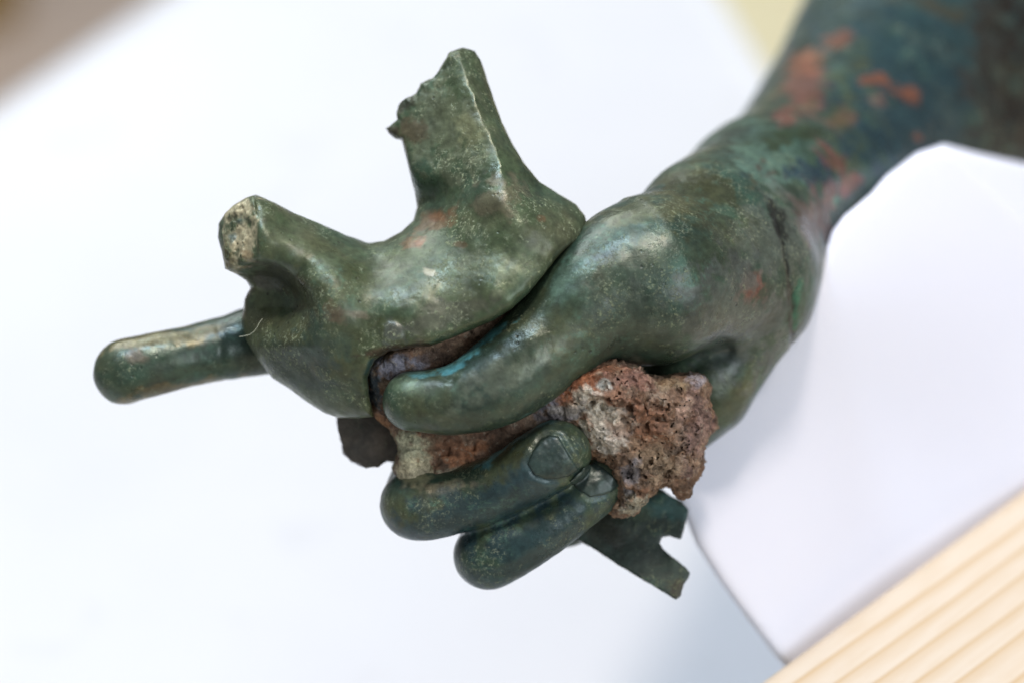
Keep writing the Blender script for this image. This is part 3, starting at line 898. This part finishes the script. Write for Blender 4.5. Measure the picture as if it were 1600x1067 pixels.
CR_SPOTS = [
    (900, 600, 50, 26, -15, lin(156, 92, 50), 0.9), (985, 588, 46, 18, 12, lin(136, 92, 76), 0.7), (960, 620, 30, 22, 0, lin(146, 100, 70), 0.7),
    (935, 648, 46, 36, 20, lin(206, 198, 178), 0.95), (955, 685, 36, 24, 30, lin(190, 182, 166), 0.8), (870, 650, 50, 14, -15, lin(120, 118, 124), 0.85),
    (845, 625, 34, 22, -30, lin(140, 144, 160), 0.8), (780, 690, 60, 20, -35, lin(110, 88, 70), 0.8), (850, 590, 40, 12, -30, lin(128, 130, 150), 0.8),
    (645, 690, 34, 40, 0, lin(168, 170, 136), 0.95), (650, 742, 50, 20, 0, lin(186, 178, 140), 0.9), (705, 742, 56, 14, 0, lin(150, 142, 116), 0.75),
    (720, 705, 44, 20, -10, lin(164, 104, 58), 0.8), (690, 690, 30, 18, 0, lin(96, 66, 44), 0.8), (770, 720, 30, 18, 0, lin(150, 128, 108), 0.6),
    (620, 575, 44, 20, -5, lin(140, 142, 158), 0.95), (680, 560, 26, 12, -10, lin(96, 76, 62), 0.85), (585, 610, 16, 34, 0, lin(70, 96, 112), 0.9),
    (602, 660, 20, 10, 30, lin(150, 104, 60), 0.9),
    (940, 598, 14, 10, 0, lin(206, 208, 198), 0.95),
    (1085, 592, 18, 12, 0, lin(150, 148, 160), 0.8), (1060, 630, 34, 40, 0, lin(120, 90, 66), 0.6), (1050, 600, 22, 14, 0, lin(150, 132, 100), 0.7),
    (1085, 680, 26, 60, 5, lin(118, 92, 86), 0.7), (1070, 640, 12, 16, 0, lin(170, 140, 120), 0.7),
    (1010, 660, 46, 40, 0, lin(128, 84, 54), 0.6), (1020, 720, 40, 26, 0, lin(146, 126, 98), 0.5), (1060, 690, 18, 30, 0, lin(150, 130, 110), 0.5), (880, 640, 30, 10, -10, lin(170, 160, 146), 0.6), (790, 665, 30, 10, -30, lin(96, 74, 56), 0.6), (985, 785, 26, 16, -20, lin(150, 146, 124), 0.85), (985, 740, 14, 26, 0, lin(128, 124, 128), 0.8),
]
cf = cv_.astype(np.float32)
cc_ = paint(cf, mixcols(cf, [(lin(116, 88, 64), 1.0), (lin(80, 60, 44), 0.9), (lin(152, 124, 94), 0.8), (lin(138, 84, 50), 0.6), (lin(176, 160, 136), 0.35)], 1.3, 120), CR_SPOTS, 12.0, 123, 1.6)
g_ = cc_.mean(1, keepdims=True); cc_ = cc_ * 0.82 + g_ * 0.20
cr_o = to_world(P(980, 780, 1))
core = tag(link_mesh('corroded_core', to_world(cv_), cq, M_CRUST, origin=cr_o, col=cc_),
           'rough rusty brown and chalky mineral lump filling the grip between thumb and curled fingers', 'corrosion lump')

# ------------------------------------------------------------------ notched plate and dark stub sticking out of the grip
def f_slab(poly, zfun, thick, namp, seed, zc):
    def f(p):
        q = to_px(p); z = p[:, 2] - D0
        dp = d_poly(q, poly) / PXCM + namp * fbm(p, 3.5, 4, seed, 0.6)
        zf = zfun(q) + namp * 0.5 * fbm(p, 1.3, 2, seed + 3)
        return smax(smax(dp, (zf - z) * 0.75, 0.06), (z - zf - thick) * 0.75, 0.06)
    return f
PL = [(860,800),(900,842),(925,855),(960,878),(1000,902),(1030,920),(1056,936),(1063,930),(1068,912),(1076,902),(1078,894),(1070,884),
      (1054,872),(1036,858),(1030,848),(1034,838),(1046,836),(1064,842),(1070,820),(1076,796),(1066,784),(1048,774),(1034,764),(1000,750),(940,740)]
pf_ = f_slab(PL, lambda q: (1.35 + (q[:, 0] - 1000) * 0.002 - (q[:, 1] - 850) * 0.006).astype(np.float32), 0.55, 0.035, 140, 0)
lo = np.array([P(850, 0, 2)[0], P(0, 945, 3)[1] - .2, D0 - 0.5]); hi = np.array([P(1090, 0, 3)[0] + .2, P(0, 730, 1)[1] + .2, D0 + 3.6])
pv, pq = mesh_sdf(pf_, lo, hi, 0.05, 1.8, 8)
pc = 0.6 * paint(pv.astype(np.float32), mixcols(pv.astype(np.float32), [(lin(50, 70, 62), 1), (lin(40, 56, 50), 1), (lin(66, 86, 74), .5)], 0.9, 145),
           [(1045, 790, 40, 18, 20, lin(66, 112, 110), 0.7), (1000, 800, 16, 16, 0, lin(88, 112, 92), 0.5), (1060, 920, 14, 20, 0, lin(66, 60, 42), 0.7),  # first spot: light on the top edge, painted in as teal
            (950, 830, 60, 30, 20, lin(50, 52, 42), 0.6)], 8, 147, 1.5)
plo = to_world(P(1000, 900, 1.5))
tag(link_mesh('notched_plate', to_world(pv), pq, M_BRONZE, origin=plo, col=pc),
    'dark green bronze plate with a notched broken end, jutting out below the rusty lump', 'bronze fragment')

ST = [(526,640),(528,668),(534,690),(538,708),(550,720),(572,730),(592,727),(604,719),(620,722),(640,715),(650,680),(640,640)]
sf_ = f_slab(ST, lambda q: (0.9 + (q[:, 0] - 560) * -0.003).astype(np.float32), 1.2, 0.07, 150, 0)
lo = np.array([P(515, 0, 2)[0] - .2, P(0, 742, 2)[1] - .2, D0 + 0.0]); hi = np.array([P(660, 0, 3)[0] + .2, P(0, 630, 1)[1] + .2, D0 + 3.2])
sv, sq = mesh_sdf(sf_, lo, hi, 0.045, 1.9, 8)
scol = paint(sv.astype(np.float32), mixcols(sv.astype(np.float32), [(lin(74, 70, 64), 1), (lin(52, 52, 48), 1), (lin(92, 84, 74), .5)], 1.2, 155), [], 8, 157)
so = to_world(P(575, 728, 1.5))
tag(link_mesh('iron_stub', to_world(sv), sq, M_DARK, origin=so, col=scol),
    'charcoal grey broken stub poking out to the left under the thumb tip', 'metal fragment')

# ------------------------------------------------------------------ white foam block with a hollow cut for the arm
BP = [(1475,226),(1432,240),(1384,276),(1360,304),(1338,322),(1318,338),(1300,362),(1284,396),(1266,440),(1240,475),(1224,515),(1200,550),(1180,598),
      (1120,620),(1070,640),(1050,700),(1056,770),(1088,850),(1130,915),(1175,975),(1212,1024),(1300,1120),(1900,1120),(1900,330),(1720,285),(1600,257),(1530,241)]
foam_z = TPS([(1212,1024,3.6),(1600,762,9.9),(1475,229,6.6),(1338,343,4.5),(1300,450,4.1),(1900,560,13),(1900,1120,11),(1300,1120,5.2),(1050,700,3.6),(1400,893,7.0),(1100,600,4.0),(1250,480,3.8)], 0.02)
def foam_plane(q):   # depth of the front face; above the crease the upper face falls away
    s = ((q[:, 0] - 1475) * 114 - (q[:, 1] - 232) * 125) / 169.0
    return foam_z(q) + (np.maximum(s, 0) * 0.035).astype(np.float32)
def f_foam(p):
    q = to_px(p); z = p[:, 2] - D0
    zf = foam_plane(q)
    # the faces recede backwards and upwards: the outline eases outward behind the front face
    back = np.clip(z - zf, 0, 30)
    up = np.stack([np.zeros(len(p), np.float32), back], 1)
    qq = q.copy()
    pass
    qq[:, 0] = q[:, 0] + back * 0.0 * np.clip((q[:, 1] - 780) / 60.0, 0, 1)
    d = d_poly(qq, BP) / PXCM * 1.1
    d = smax(d, (zf - z) * 0.95, 0.45)
    d = np.maximum(d, z - zf - 3.0 - 10.0 * np.clip((q[:, 0] - 1150) / 150.0, 0, 1) * np.clip((1000 - q[:, 1]) / 150.0, 0.2, 1))
    return d
def f_foam_cut(p):
    d = f_foam(p)
    arm_d = smin(d_chain(p, FORE), d_chain(p, FORE2), 1.5)
    arm_d = smin(arm_d, d_chain(p, HEEL), 0.8)
    arm_d = smin(arm_d, d_chain(p, THUMB2), 0.8)
    return smax(d, -(arm_d + 0.03), 0.2)
lo = np.array([P(1040, 0, 8)[0] - .5, P(0, 1110, 12)[1], D0 + 1.5]); hi = np.array([P(1900, 0, 12)[0] - 1.0, P(0, 200, 20)[1] + 1, D0 + 25])
bv, bq = mesh_sdf(f_foam_cut, lo, hi, 0.2, 2.6, 8)
bw = to_world(bv)
# stand it on the table: everything lower than the crate lid runs straight down behind the crate
fm = tag(link_mesh('foam_block', bw, bq, M_FOAM, origin=(bw[:, 0].mean(), bw[:, 1].mean(), bw[:, 2].min())),
         'white foam block cut with a hollow in which the bronze wrist and forearm rest', 'foam support')
print('foam z', bw[:, 2].min(), bw[:, 2].max(), 'counts', len(aq), len(fq), len(cq), len(pq), len(sq), len(bq))

# ------------------------------------------------------------------ a stray fibre caught on the fitting
cu = bpy.data.curves.new('fibre', 'CURVE'); cu.dimensions = '3D'; cu.bevel_depth = 0.00009; cu.bevel_resolution = 1
sp = cu.splines.new('POLY')
fp = [(374,526),(382,525),(390,523),(397,518),(402,511),(406,503),(410,498)]
sp.points.add(len(fp) - 1)
fo3 = to_world(P(390, 520, -0.5))
for i_, (a_, b_) in enumerate(fp):
    zz_ = float(ztop(np.array([[a_, b_]], np.float32))[0]) - 0.12
    wp = to_world(P(a_, b_, min(zz_, 0.2))) - fo3
    sp.points[i_].co = (*wp, 1)
dg = bpy.data.objects.new('fibre_tmp', cu)
me_f = bpy.data.meshes.new_from_object(dg); bpy.data.objects.remove(dg)
fb = bpy.data.objects.new('fibre', me_f); COL.objects.link(fb); fb.location = fo3
fb.data.materials.clear(); fb.data.materials.append(plain('pale_fibre', lin(190, 196, 170), lin(206, 208, 186), 50))
tag(fb, 'tiny pale curled fibre caught between the pointing finger and the forked fitting', 'fibre')
